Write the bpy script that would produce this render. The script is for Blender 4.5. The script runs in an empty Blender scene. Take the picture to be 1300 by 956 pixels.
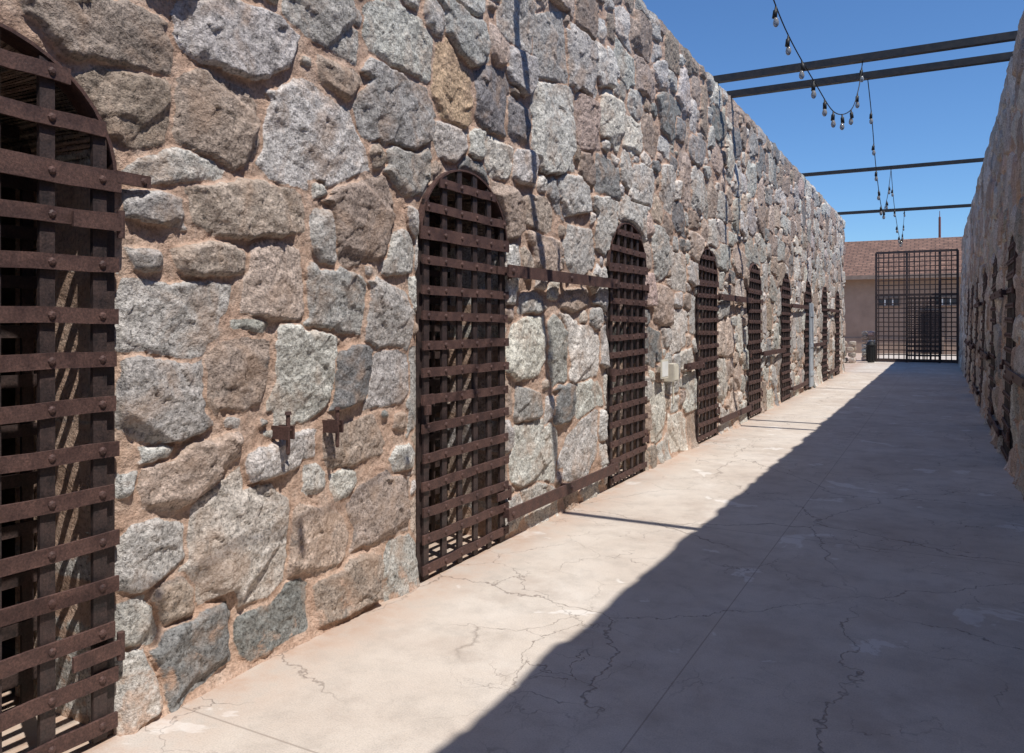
import bpy, math, random
import numpy as np
from mathutils import Vector, Matrix, Euler
random.seed(5)
sc = bpy.context.scene
sc.view_settings.view_transform = 'Standard'
sc.view_settings.look = 'None'
sc.view_settings.exposure = 0
COL = sc.collection

# ------------------------------------------------------------------ node helpers
def new_mat(name):
    m = bpy.data.materials.new(name); m.use_nodes = True
    nt = m.node_tree
    for n in list(nt.nodes): nt.nodes.remove(n)
    out = nt.nodes.new('ShaderNodeOutputMaterial')
    b = nt.nodes.new('ShaderNodeBsdfPrincipled')
    nt.links.new(b.outputs[0], out.inputs[0])
    return m, nt, b
def setin(nt, node, key, v):
    if v is None: return
    if hasattr(v, 'is_output'): nt.links.new(v, node.inputs[key])
    else: node.inputs[key].default_value = v
def noise(nt, vec, scale, detail=4, rough=0.6, dist=0.0):
    n = nt.nodes.new('ShaderNodeTexNoise')
    setin(nt, n, 'Vector', vec); n.inputs['Scale'].default_value = scale
    n.inputs['Detail'].default_value = detail; n.inputs['Roughness'].default_value = rough
    n.inputs['Distortion'].default_value = dist
    return n
def ramp(nt, fac, stops):
    r = nt.nodes.new('ShaderNodeValToRGB'); e = r.color_ramp.elements
    while len(e) < len(stops): e.new(0.5)
    for el, (p, c) in zip(e, stops):
        el.position = p
        el.color = (c, c, c, 1) if not isinstance(c, tuple) else (*c, 1)
    setin(nt, r, 'Fac', fac); return r.outputs['Color']
def mix(nt, fac, a, b, mode='MIX'):
    n = nt.nodes.new('ShaderNodeMix'); n.data_type = 'RGBA'; n.blend_type = mode
    for s, v in ((0, fac), (6, a), (7, b)):
        if isinstance(v, tuple): v = (*v, 1) if len(v) == 3 else v
        if hasattr(v, 'is_output'): nt.links.new(v, n.inputs[s])
        else: n.inputs[s].default_value = v
    return n.outputs[2]
def math_(nt, op, a, b=0.0, clamp=False):
    n = nt.nodes.new('ShaderNodeMath'); n.operation = op; n.use_clamp = clamp
    for i, v in enumerate((a, b)):
        if hasattr(v, 'is_output'): nt.links.new(v, n.inputs[i])
        else: n.inputs[i].default_value = v
    return n.outputs[0]
def maprange(nt, v, a, b, c=0.0, d=1.0):
    n = nt.nodes.new('ShaderNodeMapRange'); n.clamp = True
    nt.links.new(v, n.inputs[0])
    for i, q in enumerate((a, b, c, d)): n.inputs[i + 1].default_value = q
    return n.outputs[0]
def objco(nt):
    return nt.nodes.new('ShaderNodeTexCoord').outputs['Object']
def geopos(nt):
    return nt.nodes.new('ShaderNodeNewGeometry').outputs['Position']
def bump(nt, h, strength, dist, prev=None):
    n = nt.nodes.new('ShaderNodeBump'); n.inputs['Strength'].default_value = strength
    n.inputs['Distance'].default_value = dist; nt.links.new(h, n.inputs['Height'])
    if prev is not None: nt.links.new(prev, n.inputs['Normal'])
    return n.outputs[0]

# ------------------------------------------------------------------ materials
def mat_masonry():
    m, nt, b = new_mat('granite_masonry')
    p = geopos(nt)
    at = nt.nodes.new('ShaderNodeAttribute'); at.attribute_name = 'Col'
    fine = noise(nt, p, 70, 3, 0.74)
    sp = ramp(nt, fine.outputs['Fac'], [(0.36, 0.36), (0.44, 0.84), (0.56, 1.06), (0.66, 1.40)])
    med = noise(nt, p, 14, 5, 0.65, 0.4)
    md = ramp(nt, med.outputs['Fac'], [(0.3, 0.66), (0.5, 1.0), (0.7, 1.25)])
    st = mix(nt, 1.0, at.outputs['Color'], sp, 'MULTIPLY')
    st = mix(nt, 1.0, st, md, 'MULTIPLY')
    big = noise(nt, p, 4.6, 4, 0.6, 0.6)
    rust = ramp(nt, big.outputs['Fac'], [(0.49, 0.0), (0.66, 0.55)])
    st = mix(nt, rust, st, (0.44, 0.305, 0.22))
    blk = noise(nt, p, 9, 6, 0.75, 0.8)
    bm = ramp(nt, blk.outputs['Fac'], [(0.59, 0.0), (0.67, 0.6)])
    st = mix(nt, bm, st, (0.145, 0.135, 0.125))
    mn = noise(nt, p, 6, 6, 0.65)
    mo = ramp(nt, mn.outputs['Fac'], [(0.3, (0.44, 0.285, 0.205)), (0.5, (0.55, 0.385, 0.29)), (0.72, (0.62, 0.485, 0.395))])
    mg_ = ramp(nt, fine.outputs['Fac'], [(0.35, 0.68), (0.5, 1.0), (0.65, 1.12)])
    mo = mix(nt, 1.0, mo, mg_, 'MULTIPLY')
    sx = nt.nodes.new('ShaderNodeSeparateXYZ'); nt.links.new(p, sx.inputs[0])
    low = maprange(nt, sx.outputs['Z'], 0.0, 0.5, 0.55, 0.0)
    low = math_(nt, 'MULTIPLY', low, maprange(nt, big.outputs['Fac'], 0.35, 0.6))
    edge = math_(nt, 'ADD', at.outputs['Alpha'], math_(nt, 'MULTIPLY', math_(nt, 'SUBTRACT', med.outputs['Fac'], 0.5), 1.4))
    edge = math_(nt, 'SUBTRACT', edge, low)
    ms = ramp(nt, edge, [(0.40, 0.0), (0.62, 1.0)])
    col = mix(nt, ms, mo, st)
    nt.links.new(col, b.inputs['Base Color'])
    b.inputs['Roughness'].default_value = 0.88
    b.inputs['Specular IOR Level'].default_value = 0.25
    n1 = noise(nt, p, 17, 6, 0.68)
    bb = bump(nt, n1.outputs['Fac'], 1.0, 0.030)
    bb = bump(nt, fine.outputs['Fac'], 0.45, 0.005, bb)
    nt.links.new(bb, b.inputs['Normal'])
    return m
def mat_rust(name, a, c, rough=0.75, metal=0.0):
    m, nt, b = new_mat(name); p = geopos(nt)
    n = noise(nt, p, 11, 6, 0.7); f = noise(nt, p, 120, 3, 0.7)
    col = ramp(nt, n.outputs['Fac'], [(0.32, a), (0.66, c)])
    g = ramp(nt, f.outputs['Fac'], [(0.35, 0.65), (0.5, 1.0), (0.68, 1.45)])
    nt.links.new(mix(nt, 1.0, col, g, 'MULTIPLY'), b.inputs['Base Color'])
    rr = ramp(nt, n.outputs['Fac'], [(0.35, rough - .22), (0.6, rough)])
    nt.links.new(rr, b.inputs['Roughness']); b.inputs['Metallic'].default_value = metal
    b.inputs['Specular IOR Level'].default_value = 0.45
    nt.links.new(bump(nt, f.outputs['Fac'], 0.4, 0.003, bump(nt, n.outputs['Fac'], 0.4, 0.01)), b.inputs['Normal'])
    return m
def mat_plain(name, a, scale=8, var=0.25, rough=0.8, bumpd=0.004):
    m, nt, b = new_mat(name); p = geopos(nt)
    n = noise(nt, p, scale, 6, 0.65)
    col = mix(nt, 1.0, a, ramp(nt, n.outputs['Fac'], [(0.3, 1 - var), (0.7, 1 + var)]), 'MULTIPLY')
    nt.links.new(col, b.inputs['Base Color']); b.inputs['Roughness'].default_value = rough
    b.inputs['Specular IOR Level'].default_value = 0.3
    f = noise(nt, p, scale * 8, 3, 0.7)
    nt.links.new(bump(nt, f.outputs['Fac'], 0.5, bumpd), b.inputs['Normal'])
    return m
def mat_concrete():
    m, nt, b = new_mat('worn_concrete'); p = geopos(nt)
    n1 = noise(nt, p, 0.9, 6, 0.62, 0.3); n2 = noise(nt, p, 5, 6, 0.7); n3 = noise(nt, p, 150, 2, 0.6)
    col = ramp(nt, n1.outputs['Fac'], [(0.3, (0.50, 0.425, 0.36)), (0.5, (0.57, 0.50, 0.43)), (0.7, (0.63, 0.57, 0.505))])
    col = mix(nt, 1.0, col, ramp(nt, n2.outputs['Fac'], [(0.28, 0.82), (0.5, 1.0), (0.72, 1.07)]), 'MULTIPLY')
    col = mix(nt, 1.0, col, ramp(nt, n3.outputs['Fac'], [(0.3, 0.84), (0.5, 1.0), (0.7, 1.08)]), 'MULTIPLY')
    pn = noise(nt, p, 1.7, 5, 0.6, 0.5)
    pm = ramp(nt, pn.outputs['Fac'], [(0.625, 0.0), (0.64, 0.6)])
    col = mix(nt, pm, col, (0.75, 0.71, 0.66))
    sn = noise(nt, p, 2.1, 5, 0.65, 0.2)
    smk = ramp(nt, sn.outputs['Fac'], [(0.52, 0.0), (0.74, 0.55)])
    col = mix(nt, smk, col, (0.38, 0.30, 0.245))
    sx = nt.nodes.new('ShaderNodeSeparateXYZ'); nt.links.new(p, sx.inputs[0])
    dirt = maprange(nt, sx.outputs['X'], -2.66, -2.25, 1.0, 0.0)
    dirt = math_(nt, 'MULTIPLY', dirt, maprange(nt, n2.outputs['Fac'], 0.35, 0.6, 0.1, 0.95))
    col = mix(nt, dirt, col, (0.44, 0.30, 0.22))
    wn = noise(nt, p, 1.6, 5, 0.65)
    sub = nt.nodes.new('ShaderNodeVectorMath'); sub.operation = 'MULTIPLY_ADD'
    nt.links.new(wn.outputs['Color'], sub.inputs[0]); sub.inputs[1].default_value = (0.55, 0.55, 0.0)
    nt.links.new(p, sub.inputs[2])
    flat = nt.nodes.new('ShaderNodeVectorMath'); flat.operation = 'MULTIPLY'
    nt.links.new(sub.outputs[0], flat.inputs[0]); flat.inputs[1].default_value = (1, 1, 0)
    tot = None
    for sca, wid, lo in ((0.62, 0.0028, 0.38), (1.9, 0.0052, 0.50), (5.0, 0.013, 0.545)):
        v = nt.nodes.new('ShaderNodeTexVoronoi'); v.feature = 'DISTANCE_TO_EDGE'
        v.inputs['Scale'].default_value = sca; nt.links.new(flat.outputs[0], v.inputs['Vector'])
        c = ramp(nt, v.outputs['Distance'], [(wid * 0.4, 1.0), (wid, 0.0)])
        mk = noise(nt, p, 0.55 + sca * 0.12, 3, 0.5)
        c = mix(nt, 1.0, c, ramp(nt, mk.outputs['Fac'], [(lo, 0.0), (lo + 0.10, 1.0)]), 'MULTIPLY')
        tot = c if tot is None else mix(nt, 1.0, tot, c, 'LIGHTEN')
    fy = math_(nt, 'FRACT', math_(nt, 'DIVIDE', math_(nt, 'ADD', sx.outputs['Y'], 40.45), 3.7))
    jy = math_(nt, 'LESS_THAN', math_(nt, 'ABSOLUTE', math_(nt, 'SUBTRACT', fy, 0.5)), 0.0012)
    jx = math_(nt, 'LESS_THAN', math_(nt, 'ABSOLUTE', math_(nt, 'ADD', sx.outputs['X'], 0.98)), 0.0034)
    j = math_(nt, 'MAXIMUM', jy, jx)
    col = mix(nt, math_(nt, 'MULTIPLY', j, 0.55), col, (0.24, 0.19, 0.155))
    col = mix(nt, math_(nt, 'MULTIPLY', tot, 0.72), col, (0.15, 0.115, 0.095))
    nt.links.new(col, b.inputs['Base Color'])
    b.inputs['Roughness'].default_value = 0.72; b.inputs['Specular IOR Level'].default_value = 0.3
    bb = bump(nt, n2.outputs['Fac'], 0.4, 0.014)
    bb = bump(nt, n3.outputs['Fac'], 0.35, 0.002, bb)
    inv = math_(nt, 'SUBTRACT', 1.0, tot)
    bb = bump(nt, inv, 0.5, 0.004, bb)
    nt.links.new(bb, b.inputs['Normal'])
    return m
def mat_roof():
    m, nt, b = new_mat('roof_shingles'); p = objco(nt)
    br = nt.nodes.new('ShaderNodeTexBrick'); nt.links.new(p, br.inputs['Vector'])
    br.inputs['Scale'].default_value = 1.0
    br.inputs['Color1'].default_value = (0.17, 0.092, 0.064, 1); br.inputs['Color2'].default_value = (0.23, 0.13, 0.09, 1)
    br.inputs['Mortar'].default_value = (0.09, 0.052, 0.04, 1); br.inputs['Mortar Size'].default_value = 0.03
    br.inputs['Brick Width'].default_value = 0.4; br.inputs['Row Height'].default_value = 0.22
    n = noise(nt, p, 3, 5)
    nt.links.new(mix(nt, 1.0, br.outputs['Color'], ramp(nt, n.outputs['Fac'], [(0.3, 0.7), (0.7, 1.3)]), 'MULTIPLY'), b.inputs['Base Color'])
    b.inputs['Roughness'].default_value = 0.9
    return m

M_STONE = mat_masonry()
M_RUST = mat_rust('rusted_iron', (0.048, 0.025, 0.022), (0.112, 0.058, 0.046), .78)
M_IRON = mat_rust('dark_iron', (0.024, 0.020, 0.020), (0.068, 0.041, 0.035), 0.65)
M_STEEL = mat_rust('painted_steel', (0.016, 0.015, 0.016), (0.030, 0.026, 0.026), 0.6)
M_CONC = mat_concrete()
M_DIRT = mat_plain('desert_dirt', (0.40, 0.31, 0.24), 0.6, 0.25, 0.95, 0.02)
M_CELL = mat_plain('cell_plaster', (0.26, 0.22, 0.19), 3, 0.35, 0.95, 0.02)
M_ADOBE = mat_plain('adobe_stucco', (0.35, 0.25, 0.19), 1.5, 0.15, 0.95, 0.02)
M_ROOF = mat_roof()
M_TRIM = mat_plain('wood_trim', (0.24, 0.18, 0.145), 4, 0.2)
M_GLASS = mat_plain('window_glass', (0.07, 0.07, 0.07), 2, 0.2, 0.15, 0.0)
M_WHITE = mat_plain('white_paint', (0.78, 0.77, 0.73), 6, 0.08)
M_BLACK = mat_plain('black_plastic', (0.02, 0.02, 0.02), 6, 0.2, 0.5)
M_GREYP = mat_plain('grey_blue_paint', (0.36, 0.39, 0.42), 6, 0.15)
M_BEIGE = mat_plain('beige_enamel', (0.66, 0.61, 0.50), 6, 0.12)
M_REDP = mat_plain('red_oxide_paint', (0.16, 0.06, 0.05), 6, 0.2)
mg, ntg, bg = new_mat('bulb_glass')
bg.inputs['Base Color'].default_value = (0.45, 0.44, 0.42, 1); bg.inputs['Roughness'].default_value = 0.08
bg.inputs['Transmission Weight'].default_value = 0.6

# ------------------------------------------------------------------ mesh builder
class MB:
    def __init__(s): s.v = []; s.f = []; s.m = []
    def add(s, vs, fs, mi=0):
        o = len(s.v); s.v += [tuple(v) for v in vs]
        for f in fs: s.f.append(tuple(o + i for i in f)); s.m.append(mi)
    def box(s, x0, x1, y0, y1, z0, z1, mi=0, mat=None):
        vs = [Vector((x, y, z)) for x in (x0, x1) for y in (y0, y1) for z in (z0, z1)]
        if mat is not None:
            c = Vector(((x0 + x1) / 2, (y0 + y1) / 2, (z0 + z1) / 2))
            vs = [mat @ (v - c) + c for v in vs]
        s.add(vs, [(0, 1, 3, 2), (4, 6, 7, 5), (0, 4, 5, 1), (2, 3, 7, 6), (0, 2, 6, 4), (1, 5, 7, 3)], mi)
    def rev(s, c, axis, prof, seg=12, mi=0):
        ax = Vector(axis).normalized(); q = ax.to_track_quat('Z', 'Y'); c = Vector(c)
        vs = []; fs = []
        for (h, r) in prof:
            for k in range(seg):
                a = 2 * math.pi * k / seg
                vs.append(c + q @ Vector((r * math.cos(a), r * math.sin(a), h)))
        for i in range(len(prof) - 1):
            for k in range(seg):
                fs.append((i * seg + k, i * seg + (k + 1) % seg, (i + 1) * seg + (k + 1) % seg, (i + 1) * seg + k))
        fs.append(tuple(range(seg))[::-1]); fs.append(tuple((len(prof) - 1) * seg + k for k in range(seg)))
        s.add(vs, fs, mi)
    def mesh(s, name, mats):
        me = bpy.data.meshes.new(name); me.from_pydata(s.v, [], s.f); me.update()
        for m in mats: me.materials.append(m)
        me.polygons.foreach_set('material_index', s.m); return me
    def obj(s, name, mats, parent=None, smooth=False):
        o = bpy.data.objects.new(name, s.mesh(name, mats)); COL.objects.link(o)
        if parent: o.parent = parent
        if smooth: o.data.polygons.foreach_set('use_smooth', [True] * len(o.data.polygons))
        return o

# ------------------------------------------------------------------ numpy noise
_T = {}
def vn(x, y, seed):
    if seed not in _T: _T[seed] = np.random.default_rng(seed).random((256, 256)) * 2 - 1
    T = _T[seed]; xi = np.floor(x).astype(np.int64); yi = np.floor(y).astype(np.int64)
    fx = x - xi; fy = y - yi; fx = fx * fx * (3 - 2 * fx); fy = fy * fy * (3 - 2 * fy)
    a = T[xi & 255, yi & 255]; b = T[(xi + 1) & 255, yi & 255]
    c = T[xi & 255, (yi + 1) & 255]; d = T[(xi + 1) & 255, (yi + 1) & 255]
    return (a * (1 - fx) + b * fx) * (1 - fy) + (c * (1 - fx) + d * fx) * fy
def fbm(x, y, o, seed):
    r = 0; a = 1.0; t = 0
    for k in range(o):
        r = r + a * vn(x * 2 ** k + 7.3 * k, y * 2 ** k + 3.1 * k, seed + k); t += a; a *= 0.55
    return r / t
def facets(x, y, seed):
    """cellular tilted planes: broken-rock facets, units of one cell"""
    T = np.random.default_rng(seed).random((5, 256, 256))
    xi = np.floor(x).astype(np.int64); yi = np.floor(y).astype(np.int64)
    best = np.full(x.shape, 9.0); H = np.zeros(x.shape)
    for i in (-1, 0, 1):
        for j in (-1, 0, 1):
            cx = xi + i; cy = yi + j; t = T[:, cx & 255, cy & 255]
            px = x - (cx + t[0]); py = y - (cy + t[1]); d = px * px + py * py
            h = (t[2] - .5) * 1.3 * px + (t[3] - .5) * 1.3 * py + (t[4] - .5) * .25
            m = d < best; best = np.where(m, d, best); H = np.where(m, h, H)
    return H
def sstep(a, b, x):
    t = np.clip((x - a) / (b - a), 0, 1); return t * t * (3 - 2 * t)

# ------------------------------------------------------------------ walls
HW, SPR, RISE = 0.52, 2.02, 0.45
PITCH = 2.95
WALL_H = 4.78
DOORS = [4.27 + PITCH * k for k in range(-3, 8)]
LX = -2.67
PAL = [(0.60, 0.57, 0.525), (0.46, 0.435, 0.40), (0.42, 0.335, 0.275), (0.53, 0.425, 0.355),
       (0.27, 0.265, 0.255), (0.68, 0.625, 0.555), (0.55, 0.52, 0.475), (0.36, 0.29, 0.24)]
# surveyed stones (y, z, half width, half height, palette)
NEAR = [(2.42,2.72,.32,.152,0),(2.90,2.41,.33,.21,0),(2.33,2.36,.23,.165,2),(1.88,2.32,.19,.13,2),(1.80,2.57,.25,.12,7),
(3.56,2.69,.31,.22,1),(3.58,3.10,.30,.2,6),(4.12,2.97,.2,.24,9),(4.61,3.0,.22,.19,4),(4.29,3.33,.25,.17,1),(5.55,3.01,.36,.33,0),
(2.51,1.99,.29,.12,3),(3.26,2.06,.24,.2,2),(3.67,2.38,.2,.13,1),(2.14,2.12,.185,.065,0),(2.0,1.94,.14,.065,1),
(2.07,1.52,.24,.15,6),(2.65,1.68,.185,.16,3),(3.07,1.62,.22,.165,1),(2.28,1.76,.18,.07,3),(3.58,1.91,.14,.12,0),(1.98,1.73,.1,.055,1),
(2.05,1.21,.185,.155,1),(2.42,1.28,.18,.14,2),(2.82,1.26,.185,.22,6),(3.18,1.23,.145,.14,4),(3.5,1.21,.17,.15,1),(3.49,1.54,.19,.16,6),
(2.44,.55,.26,.25,5),(2.0,.63,.15,.105,0),(2.18,.90,.2,.12,3),(2.69,.905,.24,.095,6),(3.16,.90,.24,.11,2),(2.93,.43,.2,.15,3),
(2.62,.17,.235,.12,4),(2.20,.19,.19,.13,4),(3.40,.50,.24,.16,2),(3.14,.17,.24,.12,7),(1.93,.38,.08,.1,1),(3.6,.75,.12,.08,0),
(2.93,3.0,.24,.14,1),(3.07,2.72,.15,.08,2),(2.01,1.0,.1,.04,0),(2.48,1.49,.14,.04,1),(4.72,2.62,.2,.13,0),(4.12,2.62,.18,.11,6),
(5.03,3.34,.22,.15,1),(5.14,1.33,.30,.21,5),(5.66,1.29,.18,.25,1),(6.16,1.27,.3,.22,5),(5.97,1.7,.3,.09,3),(5.2,1.65,.24,.085,1),
(6.13,.44,.38,.22,0),(5.27,.54,.34,.2,6),(5.75,.87,.19,.15,4),(6.25,.88,.28,.15,0),(5.12,.91,.2,.12,1),(6.13,2.10,.28,.17,6),
(5.43,2.02,.24,.14,3),(5.97,2.56,.28,.15,0),(5.30,2.32,.22,.13,2),(3.14,3.38,.3,.18,3),(2.5,3.1,.2,.14,6),(2.05,2.95,.2,.14,1)]

def scatter_stones(y0, y1, pre, seed):
    rg = np.random.default_rng(seed)
    A = np.zeros((9000, 4)); n = 0
    for s in pre: A[n] = s[:4]; n += 1
    pal = [s[4] for s in pre]
    area = (y1 - y0) * WALL_H
    for size, dens, thr in ((0.27, 32, 0.95), (0.21, 45, 0.93), (0.16, 60, 0.92), (0.115, 90, 0.91), (0.08, 70, 0.94), (0.05, 45, 0.97)):
        for t in range(int(area * dens)):
            a = size * rg.uniform(0.8, 1.35); bb = size * rg.uniform(0.6, 0.95)
            if rg.random() < 0.25: bb *= 1.35; a *= 0.8
            y = rg.uniform(y0, y1); z = rg.uniform(0.02, WALL_H - 0.03)
            dy = np.abs(A[:n, 0] - y) / (A[:n, 2] + a); dz = np.abs(A[:n, 1] - z) / (A[:n, 3] + bb)
            if n and np.min(dy ** 5 + dz ** 5) < thr ** 5: continue
            A[n] = (y, z, a, bb); n += 1; pal.append(int(rg.choice(8, p=[.2, .18, .13, .14, .07, .1, .11, .07])))
    return A[:n], pal

def build_wall(name, ys, zs, pre, side, x0, batter, thick, seed, capend):
    rg = np.random.default_rng(seed + 100)
    A, pal = scatter_stones(ys[0], ys[-1], pre, seed)
    Y, Z = np.meshgrid(ys, zs, indexing='ij')
    Yw = Y + 0.014 * fbm(Y * 5, Z * 5, 3, 11) + 0.007 * fbm(Y * 28, Z * 28, 2, 21)
    Zw = Z + 0.014 * fbm(Y * 5, Z * 5, 3, 31) + 0.007 * fbm(Y * 28, Z * 28, 2, 41)
    F1 = np.full(Y.shape, 9.0); F2 = F1.copy(); R = np.full(Y.shape, 0.1); H = np.zeros(Y.shape)
    C = np.zeros(Y.shape + (3,)); C[:] = (0.4, 0.38, 0.35)
    for (cy, cz, a, b), pi in zip(A, pal):
        i0, i1 = np.searchsorted(ys, [cy - a * 1.8 - .05, cy + a * 1.8 + .05])
        j0, j1 = np.searchsorted(zs, [cz - b * 1.8 - .05, cz + b * 1.8 + .05])
        if i1 <= i0 or j1 <= j0: continue
        sl = (slice(i0, i1), slice(j0, j1))
        py = Yw[sl] - cy; pz = Zw[sl] - cz
        rot = rg.normal(0, 0.10); c_, s_ = math.cos(rot), math.sin(rot)
        qy = (py * c_ + pz * s_) / a; qz = (-py * s_ + pz * c_) / b
        d = 0
        planes = [(k * 1.5708 + rg.normal(0, .20), rg.uniform(0.90, 1.12)) for k in range(4)]
        for k in range(4):
            if rg.random() < 0.5: planes.append((.785 + k * 1.5708 + rg.normal(0, .28), rg.uniform(0.98, 1.28)))
        for an, rk in planes:
            d = np.maximum(d, (qy * math.cos(an) + qz * math.sin(an)) / rk)
        sz = min(a, b)
        prot = rg.uniform(0.026, 0.062) * min(1, 0.55 + sz * 3.5)
        hh = prot + 0.008
        for k in range(3):
            an = rg.uniform(0, 6.283); g = rg.uniform(0.02, 0.19)
            oy = rg.normal(0, .3) * a; oz = rg.normal(0, .3) * b
            hh = np.minimum(hh, prot + rg.uniform(0, .009) - g * ((py - oy) * math.cos(an) + (pz - oz) * math.sin(an)))
        for k in range(int(rg.integers(2, 4))):
            an = rg.uniform(0, 6.283); g = rg.uniform(0.35, 1.1)
            rad = math.hypot(a * math.cos(an), b * math.sin(an)) * rg.uniform(.58, 1.0)
            hh = np.minimum(hh, prot - g * (py * math.cos(an) + pz * math.sin(an) - rad))
        hh = np.maximum(hh, 0.014)
        if pi == 9: base = np.array((0.58, 0.42, 0.28))
        else: base = np.array(PAL[pi]) * rg.uniform(0.84, 1.12) * (1 + rg.normal(0, 0.015, 3))
        f1 = F1[sl]; f2 = F2[sl]; cl = d < f1
        F2[sl] = np.where(cl, f1, np.minimum(f2, d))
        F1[sl] = np.where(cl, d, f1)
        R[sl] = np.where(cl, sz, R[sl]); H[sl] = np.where(cl, hh, H[sl])
        sub = C[sl]; sub[cl] = base
    e = np.minimum((1.18 - F1) * R, (F2 - F1) * 0.55 * R)
    gap = 0.0060 + 0.020 * np.maximum(fbm(Y * 2.4, Z * 2.4, 3, 51) + 0.12, 0)
    e2 = e - gap
    prof = np.clip(e2 / 0.012, 0, 1) ** 0.6
    mask = sstep(-0.004, 0.007, e2)
    mort = 0.009 + 0.014 * fbm(Y * 5, Z * 5, 4, 61) + 0.007 * fbm(Y * 24, Z * 24, 3, 71)
    fy_ = Y + .02 * fbm(Y * 9, Z * 9, 2, 301); fz_ = Z + .02 * fbm(Y * 9, Z * 9, 2, 303)
    rough = 0.016 * facets(fy_ * 8, fz_ * 8 , 401) + 0.009 * facets(fy_ * 19, fz_ * 19, 402)
    rough = rough + 0.004 * fbm(Y * 14, Z * 14, 4, 81) + 0.003 * (1 - 2 * np.abs(fbm(Y * 24, Z * 24, 3, 91)))
    h = mort * (1 - prof) + prof * np.maximum(H + rough, 0.014)
    h = np.minimum(h, 0.078 + 0.1 * (h - 0.078))
    h = h + 0.010 * fbm(Y * 0.9, Z * 0.9, 2, 99)
    inside = np.zeros(Y.shape, bool); Ys = Y.copy(); Zs = Z.copy()
    for dc in DOORS:
        if dc - HW < ys[0] or dc + HW > ys[-1]: continue
        u = (Y - dc) / HW; w = np.maximum(Z - SPR, 0) / RISE
        rr = np.sqrt(u * u + w * w) + 1e-9
        near = sstep(1.01, 1.08, rr); h = h * (0.35 + 0.65 * near)
        ins = rr < 1.0
        inside |= ins
        low = ins & (Z <= SPR)
        Ys = np.where(low, np.where(u < 0, dc - HW, dc + HW), Ys)
        hi = ins & (Z > SPR)
        Ys = np.where(hi, dc + (Y - dc) / rr, Ys); Zs = np.where(hi, SPR + (Z - SPR) / rr, Zs)
    Zs = Zs + (Zs / WALL_H) ** 14 * 0.035 * fbm(Y * 2.4, Y * 0 + 5, 3, 123)
    h = h + 0.035 * np.exp(-Z / 0.06) * (1 - 0.7 * inside) * (1 + .8 * vn(Y * 3, Z * 0, 77))
    h = h * (1 - 0.45 * sstep(WALL_H - .10, WALL_H, Z))
    X = (x0 + h) if side < 0 else (x0 - h)
    X = X + batter * Zs
    keep = ~(inside[:-1, :-1] & inside[1:, :-1] & inside[:-1, 1:] & inside[1:, 1:])
    NY, NZ = Y.shape
    idx = np.arange(NY * NZ).reshape(NY, NZ)
    q = np.stack([idx[:-1, :-1], idx[1:, :-1], idx[1:, 1:], idx[:-1, 1:]], -1)[keep]
    if side > 0: q = q[:, ::-1]
    E = []
    df = keep[:-1, :] != keep[1:, :]
    E.append(np.stack([idx[1:-1, :-1][df], idx[1:-1, 1:][df]], -1))
    df = keep[:, :-1] != keep[:, 1:]
    E.append(np.stack([idx[:-1, 1:-1][df], idx[1:, 1:-1][df]], -1))
    E.append(np.stack([idx[:-1, -1], idx[1:, -1]], -1))
    if capend: E.append(np.stack([idx[-1, :-1], idx[-1, 1:]], -1))
    E = np.concatenate(E)
    V = np.stack([X, Ys, Zs], -1).reshape(-1, 3)
    COLA = np.concatenate([C, mask[..., None]], -1).reshape(-1, 4)
    vs = np.unique(E); mp = np.zeros(len(V), np.int64); mp[vs] = np.arange(len(vs))
    steps = [0, .12, .3, .6, 1.0]; base = len(V); newV = []; newC = []
    xb = x0 + side * thick
    for st in steps:
        P = V[vs].copy(); P[:, 0] = P[:, 0] * (1 - st) + xb * st
        if 0 < st < 1:
            P[:, 1] += 0.012 * vn(P[:, 1] * 9 + st * 11, P[:, 2] * 9, 200); P[:, 2] += 0.008 * vn(P[:, 1] * 9, P[:, 2] * 9 + st * 17, 201)
        newV.append(P); cc = COLA[vs].copy(); cc[:, 3] *= (1 if st == 0 else 0.7); newC.append(cc)
    faces = [q]
    n = len(vs)
    for k in range(len(steps) - 1):
        a = base + k * n + mp[E[:, 0]]; b2 = base + k * n + mp[E[:, 1]]
        faces.append(np.stack([a, b2, b2 + n, a + n], -1))
    V = np.concatenate([V] + newV); COLA = np.concatenate([COLA] + newC); Q = np.concatenate(faces)
    used = np.unique(Q); rm = np.zeros(len(V), np.int64); rm[used] = np.arange(len(used))
    V = V[used]; COLA = COLA[used]; Q = rm[Q]
    me = bpy.data.meshes.new(name)
    me.vertices.add(len(V)); me.vertices.foreach_set('co', V.astype(np.float32).ravel())
    me.loops.add(Q.size); me.loops.foreach_set('vertex_index', Q.astype(np.int32).ravel())
    me.polygons.add(len(Q)); me.polygons.foreach_set('loop_start', np.arange(0, Q.size, 4, dtype=np.int32))
    me.polygons.foreach_set('use_smooth', np.ones(len(Q), bool))
    at = me.attributes.new('Col', 'FLOAT_COLOR', 'POINT'); at.data.foreach_set('color', COLA.astype(np.float32).ravel())
    me.update(calc_edges=True); me.validate()
    me.materials.append(M_STONE)
    o = bpy.data.objects.new(name, me); COL.objects.link(o)
    print(name, 'verts', len(V), 'stones', len(A))
    return o

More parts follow.
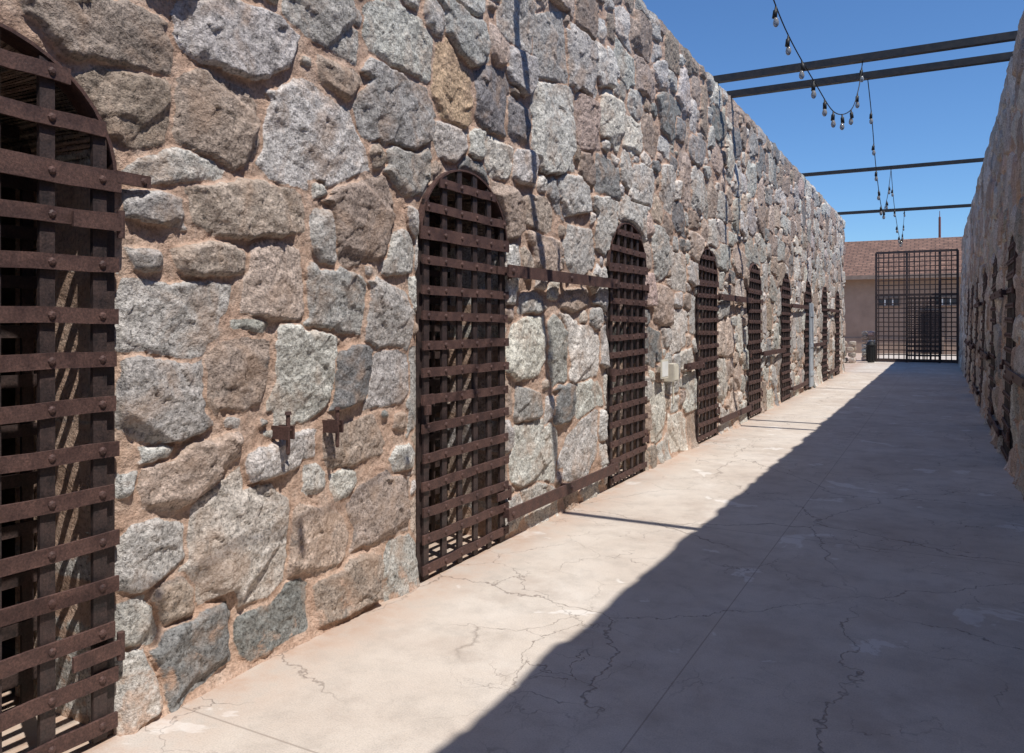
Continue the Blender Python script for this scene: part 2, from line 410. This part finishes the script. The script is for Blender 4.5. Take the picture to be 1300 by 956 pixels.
def seg(*parts):
    out = []
    for a, b, d in parts: out.append(np.arange(a, b - d * 0.25, d))
    return np.concatenate(out)
ysL = np.append(seg((-5, 0, .04), (0, 1.3, .015), (1.3, 5.5, .0085), (5.5, 9, .012), (9, 15, .018), (15, 26.8, .03)), 26.8)
zsL = np.linspace(0, WALL_H, 500)
build_wall('stone_wall', ysL, zsL, NEAR, -1, LX, 0.0, 0.60, 3, True)
RX, BAT = 0.67, 0.0272
ysR = np.append(seg((-5, 6, .04), (6, 14, .018), (14, 35, .03)), 35.0)
zsR = np.linspace(0, WALL_H, 260)
build_wall('stone_wall', ysR, zsR, [(-4.5, 1.0, .2, .15, 0)], 1, RX, BAT, 0.60, 17, True)

# ------------------------------------------------------------------ cell blocks behind the walls
def cell_block(s, xin, y0, y1):
    mb = MB(); xo = xin + s * 3.6
    def bx(a, b, *r): mb.box(min(a, b), max(a, b), *r)
    bx(xin + s * 0.002, xo, y0, y1, 4.35, 4.55)
    bx(xin + s * 0.002, xo, y0, y1, 2.75, 2.90)
    bx(xo, xo + s * .3, y0, y1, 0.0, 4.56)
    bx(xin + s * 0.003, xo, y0 - .2, y0 - .001, 0.0, 4.56); bx(xin + s * 0.003, xo, y1 + .001, y1 + .2, 0, 4.56)
    for dc in DOORS:
        yp = dc + PITCH / 2
        if y0 < yp < y1: bx(xin + s * 0.003, xo - s * 0.001, yp - .2, yp + .2, 0.0, 2.749)
    mb.obj('cell_block', [M_CELL])
cell_block(-1, LX - .60, -4.9, 26.55)
cell_block(1, RX + .62, -4.9, 34.7)

# ------------------------------------------------------------------ iron lattice doors
def door_mesh(seed):
    mb = MB(); rr = random.Random(seed)
    def halfw(z, ex=0.0):
        if z <= SPR: return HW + ex
        t = (z - SPR) / RISE
        return HW * math.sqrt(max(0, 1 - t * t))
    def topz(y): return SPR + RISE * math.sqrt(max(0, 1 - (y / HW) ** 2))
    zs = [0.075 + 0.1625 * k for k in range(15)]
    yv = [-0.455 + 0.182 * k for k in range(6)]
    for z in zs:
        z += rr.uniform(-.009, .009); w = halfw(z + .02, -0.010)
        if w < .08: continue
        w1, w2 = w + rr.uniform(-.006, .012), w + rr.uniform(-.006, .012)
        th = 0.027 if abs(z - 2.02) > .06 else .038
        n = 10; pts = [(-w1 + (w1 + w2) * i / n) for i in range(n + 1)]
        dz = rr.uniform(-.009, .009)
        off = [0.0022 * math.sin(i * 2.2 + z * 9) for i in range(n + 1)]
        vs = []; fs = []
        for i, y in enumerate(pts):
            zz = z + dz * (y / w) + .0018 * math.sin(i * 1.7 + z * 5)
            for (x, q) in ((.028, -th), (.040, -th), (.040, th), (.028, th)): vs.append((x + off[i], y, zz + q))
        for i in range(n):
            a = i * 4; c = a + 4
            for k in range(4): fs.append((a + k, a + (k + 1) % 4, c + (k + 1) % 4, c + k))
        fs += [(0, 1, 2, 3), (n * 4, n * 4 + 3, n * 4 + 2, n * 4 + 1)]
        mb.add(vs, fs, 0)
        for y in yv:
            if abs(y) < w - .02:
                mb.rev((.0395, y, z + dz * y / w), (1, 0, 0), [(0, .015), (.005, .013), (.009, .007)], 8, 0)
    for y in yv:
        t = topz(y) - 0.01; jy = rr.uniform(-.010, .010)
        mb.box(.008, .0245, y + jy - .026, y + jy + .026, 0.012, t, 1, Matrix.Rotation(rr.uniform(-.005, .005), 4, 'X'))
    for sgn in (-1, 1): mb.box(-.004, .0065, sgn * .495 - .03, sgn * .495 + .03, 0.008, SPR + .04, 1)
    n = 22; vs = []; fs = []
    for i in range(n + 1):
        a = math.pi * i / n
        for (x, r) in ((-.06, 0.975), (.030, 0.975), (.030, 1.002), (-.06, 1.002)):
            vs.append((x, HW * r * math.cos(a), SPR + RISE * r * math.sin(a)))
    for i in range(n):
        a = i * 4; c = a + 4
        for k in range(4): fs.append((a + k, a + (k + 1) % 4, c + (k + 1) % 4, c + k))
    fs += [(0, 1, 2, 3), (n * 4, n * 4 + 3, n * 4 + 2, n * 4 + 1)]
    mb.add(vs, fs, 0)
    for z in (0.33, 1.86):
        mb.box(.043, .054, .34, .53, z - .026, z + .026, 0); mb.rev((.042, .525, z - .05), (0, 0, 1), [(0, .014), (.10, .014)], 10, 0)
    mb.box(.042, .06, -.54, -.42, 1.03, 1.09, 0); mb.rev((.062, -.50, .975), (0, 0, 1), [(0, .022), (.055, .022)], 10, 0)
    for k in range(7):
        y = -.48 + .16 * k; mb.box(-.47, -.455, y - .022, y + .022, 0.012, topz(min(abs(y), .5)) - .01, 1)
    for k in range(13):
        z = .14 + .19 * k
        if z > 2.4: break
        w = halfw(z + .03, -.01); mb.box(-.452, -.440, -w, w, z - .024, z + .024, 1)
    return mb.mesh('cell_door', [M_RUST, M_IRON])
DMS = [door_mesh(s) for s in (3, 8, 21, 34)]
for i, dc in enumerate(DOORS):
    o = bpy.data.objects.new('cell_door', DMS[i % 4]); COL.objects.link(o); o.location = (LX + .012, dc, 0)
for i, dc in enumerate(DOORS):
    o = bpy.data.objects.new('cell_door', DMS[(i + 2) % 4]); COL.objects.link(o)
    o.matrix_world = Matrix.Translation((RX - .012, dc, 0)) @ Matrix.Rotation(math.atan(BAT), 4, 'Y') @ Matrix.Rotation(math.pi, 4, 'Z')

# ------------------------------------------------------------------ locking bars, brackets
def locking_bar(x, ya, yb, z, s=1, h=.042):
    mb = MB()
    mb.box(min(x, x + s * .016), max(x, x + s * .016), ya, yb, z - h, z + h)
    for y in (ya + .06, (ya + yb) / 2, yb - .06):
        mb.rev((x + s * .015, y, z), (s, 0, 0), [(0, .02), (.008, .018), (.014, .009)], 10)
        a, b = x - s * .08, x + s * .001
        mb.box(min(a, b), max(a, b), y - .02, y + .02, z - .03, z + .03)
    return mb.obj('locking_bar', [M_RUST])
bx = LX + .092
R = lambda k: 4.79 + PITCH * (k - 2); L = lambda k: R(k) - 1.04
for k in (2, 4, 6, 8):
    locking_bar(bx, R(k) - .10, L(k + 1) + .06, 1.86); locking_bar(bx, R(k) - .10, L(k + 1) + .06, .20)
locking_bar(bx, L(4) - .62, L(4) + .1, 1.0); locking_bar(bx, R(5) - .1, L(6) + .1, 1.0); locking_bar(bx, R(7) - .1, L(8) + .1, 1.0)
# short stub of a cut-off bar beside the nearest door
mb = MB(); mb.box(LX + .04, LX + .054, R(1) - .01, R(1) + .13, 2.01, 2.055); mb.rev((LX + .053, R(1) + .10, 2.032), (1, 0, 0), [(0, .014), (.01, .008)], 10)
mb.obj('locking_bar', [M_RUST])
for k in (3, 5, 7, 8):
    locking_bar(RX - .05, R(k) - .1, L(k + 1) + .1, 1.0, -1)
for k in (4, 6):
    locking_bar(RX - .04, R(k) - .1, L(k + 1) + .1, 1.86, -1); locking_bar(RX - .07, R(k) - .1, L(k + 1) + .1, .25, -1)
def bracket(y, z):
    mb = MB()
    mb.box(LX - .02, LX + .115, y - .022, y - .013, z - .05, z + .01); mb.box(LX - .02, LX + .115, y + .013, y + .022, z - .05, z + .01)
    mb.box(LX + .060, LX + .105, y - .0128, y + .0128, z - .012, z - .004)
    mb.rev((LX + .095, y, z - .12), (0, 0, 1), [(0, .007), (.01, .010), (.18, .010), (.181, .016), (.195, .013)], 10)
    mb.obj('iron_bracket', [M_RUST])
bracket(2.64, 1.03); bracket(2.97, 1.02)

mb = MB(); mb.box(LX + .095, LX + .107, 8.02, 8.26, .92, 1.12, 0); mb.box(LX + .1075, LX + .11, 8.04, 8.24, .94, 1.10, 1)
mb.box(LX, LX + .094, 8.12, 8.18, .98, 1.04, 0)
mb.obj('wall_plaque', [M_BEIGE, M_WHITE])
mb = MB(); mb.box(LX + .02, LX + .13, 8.38, 8.56, .87, 1.06, 0); mb.box(LX + .1305, LX + .136, 8.395, 8.545, .885, 1.045, 0)
mb.rev((LX + .095, 8.47, .62), (0, 0, 1), [(0, .010), (.25, .010)], 8, 0)
mb.obj('junction_box', [M_BEIGE])
mb = MB(); mb.box(LX + .06, LX + .09, 18.98, 19.50, .06, 1.97, 0)
for z in (.35, 1.0, 1.7): mb.box(LX + .0905, LX + .105, 19.0, 19.48, z - .04, z + .04, 0)
mb.obj('painted_shutter', [M_GREYP])

# ------------------------------------------------------------------ overhead beams
for (y, t) in ((-2.6, .045), (4.7, .036), (10.8, .045), (11.6, .045), (18.6, .036), (25.66, .042)):
    mb = MB()
    mb.box(-3.05, 1.25, y - t, y + t, 4.785, 4.785 + 2 * t, 0)
    mb.box(-3.0, -2.86, y - .1, y + .1, 4.772, 4.7845, 0); mb.box(.95, 1.15, y - .1, y + .1, 4.772, 4.7845, 0)
    mb.obj('steel_beam', [M_STEEL])

# ------------------------------------------------------------------ string lights
def string_lights(pts, spacing=.42):
    cu = [Vector(p) for p in pts]
    P = []
    for i in range(len(cu) - 1):
        p0 = cu[max(i - 1, 0)]; p1 = cu[i]; p2 = cu[i + 1]; p3 = cu[min(i + 2, len(cu) - 1)]
        for k in range(10):
            t = k / 10
            P.append(0.5 * ((2 * p1) + (-p0 + p2) * t + (2 * p0 - 5 * p1 + 4 * p2 - p3) * t * t + (-p0 + 3 * p1 - 3 * p2 + p3) * t ** 3))
    P.append(cu[-1])
    mb = MB(); n = 6; vs = []; fs = []
    for i, p in enumerate(P):
        d = (P[min(i + 1, len(P) - 1)] - P[max(i - 1, 0)]).normalized(); q = d.to_track_quat('Z', 'Y')
        for k in range(n): a = 6.283 * k / n; vs.append(p + q @ Vector((.006 * math.cos(a), .006 * math.sin(a), 0)))
    for i in range(len(P) - 1):
        for k in range(n): fs.append((i * n + k, i * n + (k + 1) % n, (i + 1) * n + (k + 1) % n, (i + 1) * n + k))
    mb.add(vs, fs, 0)
    acc = .2
    for i in range(1, len(P)):
        acc += (P[i] - P[i - 1]).length
        if acc > spacing:
            acc = 0; p = P[i]
            mb.rev(p, (random.uniform(-.15, .15), random.uniform(-.15, .15), -1), [(0, .008), (.03, .010), (.035, .019), (.10, .021), (.102, .016)], 10, 0)
            mb.rev(p + Vector((0, 0, -.10)), (0, 0, -1), [(0, .013), (.02, .021), (.045, .026), (.065, .021), (.078, .010)], 10, 1)
    mb.obj('string_lights', [M_BLACK, mg], smooth=True)
string_lights([(-.95, -2.6, 4.78), (-.95, -1.2, 4.3), (-.95, .5, 3.98), (-.98, 1.8, 3.92), (-1.05, 3.2, 4.1), (-1.25, 4.3, 4.5), (-1.35, 4.7, 4.78)], .75)
string_lights([(-1.35, 4.7, 4.80), (-1.27, 6.2, 4.45), (-1.22, 7.4, 4.15), (-1.10, 8.5, 3.92), (-1.02, 9.4, 3.84), (-.93, 10.2, 4.05), (-.88, 10.6, 4.4), (-.85, 10.8, 4.79)])
string_lights([(-.85, 11.6, 4.79), (-.85, 12.3, 4.45), (-.90, 14, 3.98), (-.93, 16, 3.6), (-.93, 17.5, 4.0), (-.92, 18.3, 4.5), (-.91, 18.6, 4.79)], .8)
string_lights([(-.91, 18.6, 4.79), (-.9, 19.6, 4.2), (-.88, 21, 3.75), (-.88, 22.6, 3.65), (-.9, 24.5, 4.1), (-.9, 25.66, 4.79)], .8)

# ------------------------------------------------------------------ ground
def sheet(name, x0, x1, y0, y1, z, mat, n=1):
    mb = MB(); mb.add([(x0, y0, z), (x1, y0, z), (x1, y1, z), (x0, y1, z)], [(0, 1, 2, 3)]); return mb.obj(name, [mat])
sheet('ground', -1500, 1500, -1500, 1500, -0.06, M_DIRT)
mb = MB(); mb.box(-8, 6, -8, 44, -.3, 0.0); mb.obj('concrete_walkway', [M_CONC])

# ------------------------------------------------------------------ entrance gate
mb = MB(); gy = 34.2; gx0, gx1, gh = -2.20, .66, 4.28
for x in (gx0, -1.12, .0, gx1 - .06): mb.box(x - .04, x + .04, gy - .04, gy + .04, 0, gh, 0)
n = 16
for k in range(n):
    x = gx0 + (gx1 - gx0) * (k + .5) / n; mb.box(x - .018, x + .018, gy - .012, gy + .012, .03, gh + .06, 0)
for k in range(24):
    z = .12 + .18 * k; mb.box(gx0, gx1 - .05, gy - .030, gy - .016, z - .019, z + .019, 0)
for z in (.06, 2.62, gh): mb.box(gx0, gx1 - .05, gy - .055, gy - .0305, z - .045, z + .045, 0)
for k in range(9):
    x = -1.10 + .135 * k; mb.box(x - .022, x + .022, gy - .10, gy - .085, .05, 2.55, 0)
for k in range(15):
    z = .10 + .172 * k; mb.box(-1.14, .02, gy - .118, gy - .1005, z - .024, z + .024, 0)
mb.obj('iron_gate', [M_IRON])

# ------------------------------------------------------------------ far building
root = bpy.data.objects.new('adobe_building', None); COL.objects.link(root)
bY = 45.0; EZ = 4.0
mb = MB(); mb.box(-22, 16, bY, bY + 8, -.05, EZ, 0); mb.box(-22.02, 16.02, bY - .06, bY + .01, -.05, .75, 0); mb.obj('walls', [M_ADOBE], root)
mb = MB()
ov = .7; rz = 6.2
mb.add([(-23, bY - ov, EZ - .05), (17, bY - ov, EZ - .05), (17, bY + 4, rz), (-23, bY + 4, rz), (17, bY + 8 + ov, EZ - .05), (-23, bY + 8 + ov, EZ - .05)],
       [(0, 1, 2, 3), (3, 2, 4, 5)])
mb.add([(-23, bY - ov, EZ - .06), (17, bY - ov, EZ - .06), (17, bY + 8, EZ - .06), (-23, bY + 8, EZ - .06)], [(0, 3, 2, 1)])
ro = mb.obj('roof', [M_ROOF], root)
mb = MB(); mb.box(-23, 17, bY - ov - .05, bY - ov - .002, EZ - .22, EZ - .02)
for k in range(50): mb.box(-22.5 + k * .8, -22.4 + k * .8, bY - ov, bY - .001, EZ - .2, EZ - .07)
mb.obj('fascia', [M_TRIM], root)
for i, x in enumerate((-2.3, .3, -6.5, 5)):
    mb = MB(); z0, z1, w = 2.45, 2.80, .48
    mb.box(x - w, x + w, bY - .05, bY - .03, z0, z1, 0)
    mb.box(x - w - .06, x - w, bY - .09, bY - .002, z0 - .06, z1 + .06, 1); mb.box(x + w, x + w + .06, bY - .09, bY - .002, z0 - .06, z1 + .06, 1)
    mb.box(x - w, x + w, bY - .09, bY - .002, z1, z1 + .06, 1); mb.box(x - w, x + w, bY - .12, bY - .002, z0 - .06, z0, 1)
    for q in (-.18, .18): mb.box(x + q - .03, x + q + .03, bY - .07, bY - .051, z0, z1, 2)
    mb.obj('window_%d' % (i + 1), [M_GLASS, M_TRIM, M_WHITE], root)
mb = MB(); mb.box(-.85, .1, bY - .1, bY - .065, 0, 2.1, 0); mb.box(-.95, -.85, bY - .14, bY - .065, 0, 2.2, 1); mb.box(.1, .2, bY - .14, bY - .065, 0, 2.2, 1); mb.box(-.85, .1, bY - .14, bY - .065, 2.1, 2.2, 1)
mb.obj('door', [M_IRON, M_TRIM], root)

def rubble(name, x0, x1, y0, y1, h, seed):
    rg = random.Random(seed); cols = []
    import bmesh
    bm = bmesh.new()
    def block(x, y, z, sx, sy, sz, c):
        r = bmesh.ops.create_icosphere(bm, subdivisions=2, radius=1)
        for v in r['verts']:
            p = v.co.copy(); p = Vector([math.copysign(abs(q) ** .5, q) for q in p]) * (1 + rg.uniform(-.06, .06))
            v.co = Vector((p.x * sx + x, p.y * sy + y, p.z * sz + z)); cols.append(c)
    nx = max(1, int((x1 - x0) / .24)); nz = max(1, int(h / .17)); ny = max(1, int((y1 - y0) / .24))
    for k in range(nz):
        for i in range(nx + 1):
            for j in range(ny + 1):
                c = (*[v * rg.uniform(.85, 1.0) for v in PAL[rg.choice((0, 3, 2, 6))]], 1)
                block(x0 + (x1 - x0) * (i + rg.uniform(-.1, .1)) / nx, y0 + (y1 - y0) * (j + rg.uniform(-.1, .1)) / ny, (k + .5) * h / nz, .13, .13, .09, c)
    me = bpy.data.meshes.new(name); bm.to_mesh(me); bm.free()
    at = me.attributes.new('Col', 'FLOAT_COLOR', 'POINT'); at.data.foreach_set('color', np.array(cols, np.float32).ravel())
    me.materials.append(M_STONE); o = bpy.data.objects.new(name, me); COL.objects.link(o)
rubble('low_stone_wall', -3.6, -2.95, 32.6, 33.0, .85, 4)
rubble('stone_pillar', -2.62, -2.40, 34.6, 34.9, 1.2, 8)
mb = MB()
mb.rev((-2.32, 33.2, .02), (0, 0, 1), [(0, .12), (.05, .14), (.62, .16), (.64, .18), (.68, .18), (.69, .16), (.78, .12), (.82, .05)], 20, 0)
for k in range(12):
    a = 6.283 * k / 12; mb.box(-2.32 + .155 * math.cos(a) - .012, -2.32 + .155 * math.cos(a) + .012, 33.2 + .155 * math.sin(a) - .012, 33.2 + .155 * math.sin(a) + .012, .08, .62, 0)
mb.obj('trash_can', [M_BLACK])
mb = MB(); mb.rev((0.0, 70, -.1), (0, 0, 1), [(0, .11), (5, .10), (9.9, .08), (9.95, .04)], 12, 0); mb.rev((0, 70, 9.8), (0, 0, 1), [(0, .03), (.5, .02)], 8, 0)
mb.obj('flagpole', [M_REDP])

# ------------------------------------------------------------------ light
ld = Vector((-.49, .21, -1)).normalized()
su = bpy.data.lights.new('sun', 'SUN'); su.energy = 5.0; su.angle = math.radians(.5); su.color = (1.0, .96, .90)
so = bpy.data.objects.new('sun', su); COL.objects.link(so); so.rotation_euler = ld.to_track_quat('-Z', 'Y').to_euler(); so.location = (20, -10, 40)
w = bpy.data.worlds.new('World'); sc.world = w; w.use_nodes = True; nt = w.node_tree
bgn = nt.nodes['Background']; sky = nt.nodes.new('ShaderNodeTexSky'); sky.sky_type = 'NISHITA'; sky.sun_disc = False
sky.sun_elevation = math.asin(-ld.z); sky.sun_rotation = math.atan2(-ld.x, -ld.y)
sky.altitude = 0; sky.air_density = 1.0; sky.dust_density = 0.0; sky.ozone_density = 3.5
tint = mix(nt, 1.0, sky.outputs[0], (0.68, 0.94, 1.22), 'MULTIPLY')
nt.links.new(tint, bgn.inputs[0]); bgn.inputs[1].default_value = 0.112

cam = bpy.data.cameras.new('camera'); co = bpy.data.objects.new('camera', cam); COL.objects.link(co)
co.location = (0, 0, 1.5); co.rotation_euler = (math.radians(90), 0, math.radians(28.45))
cam.sensor_width = 36; cam.lens = 27.75; cam.shift_y = -67 / 1300; cam.clip_end = 4000; cam.clip_start = .05
sc.camera = co
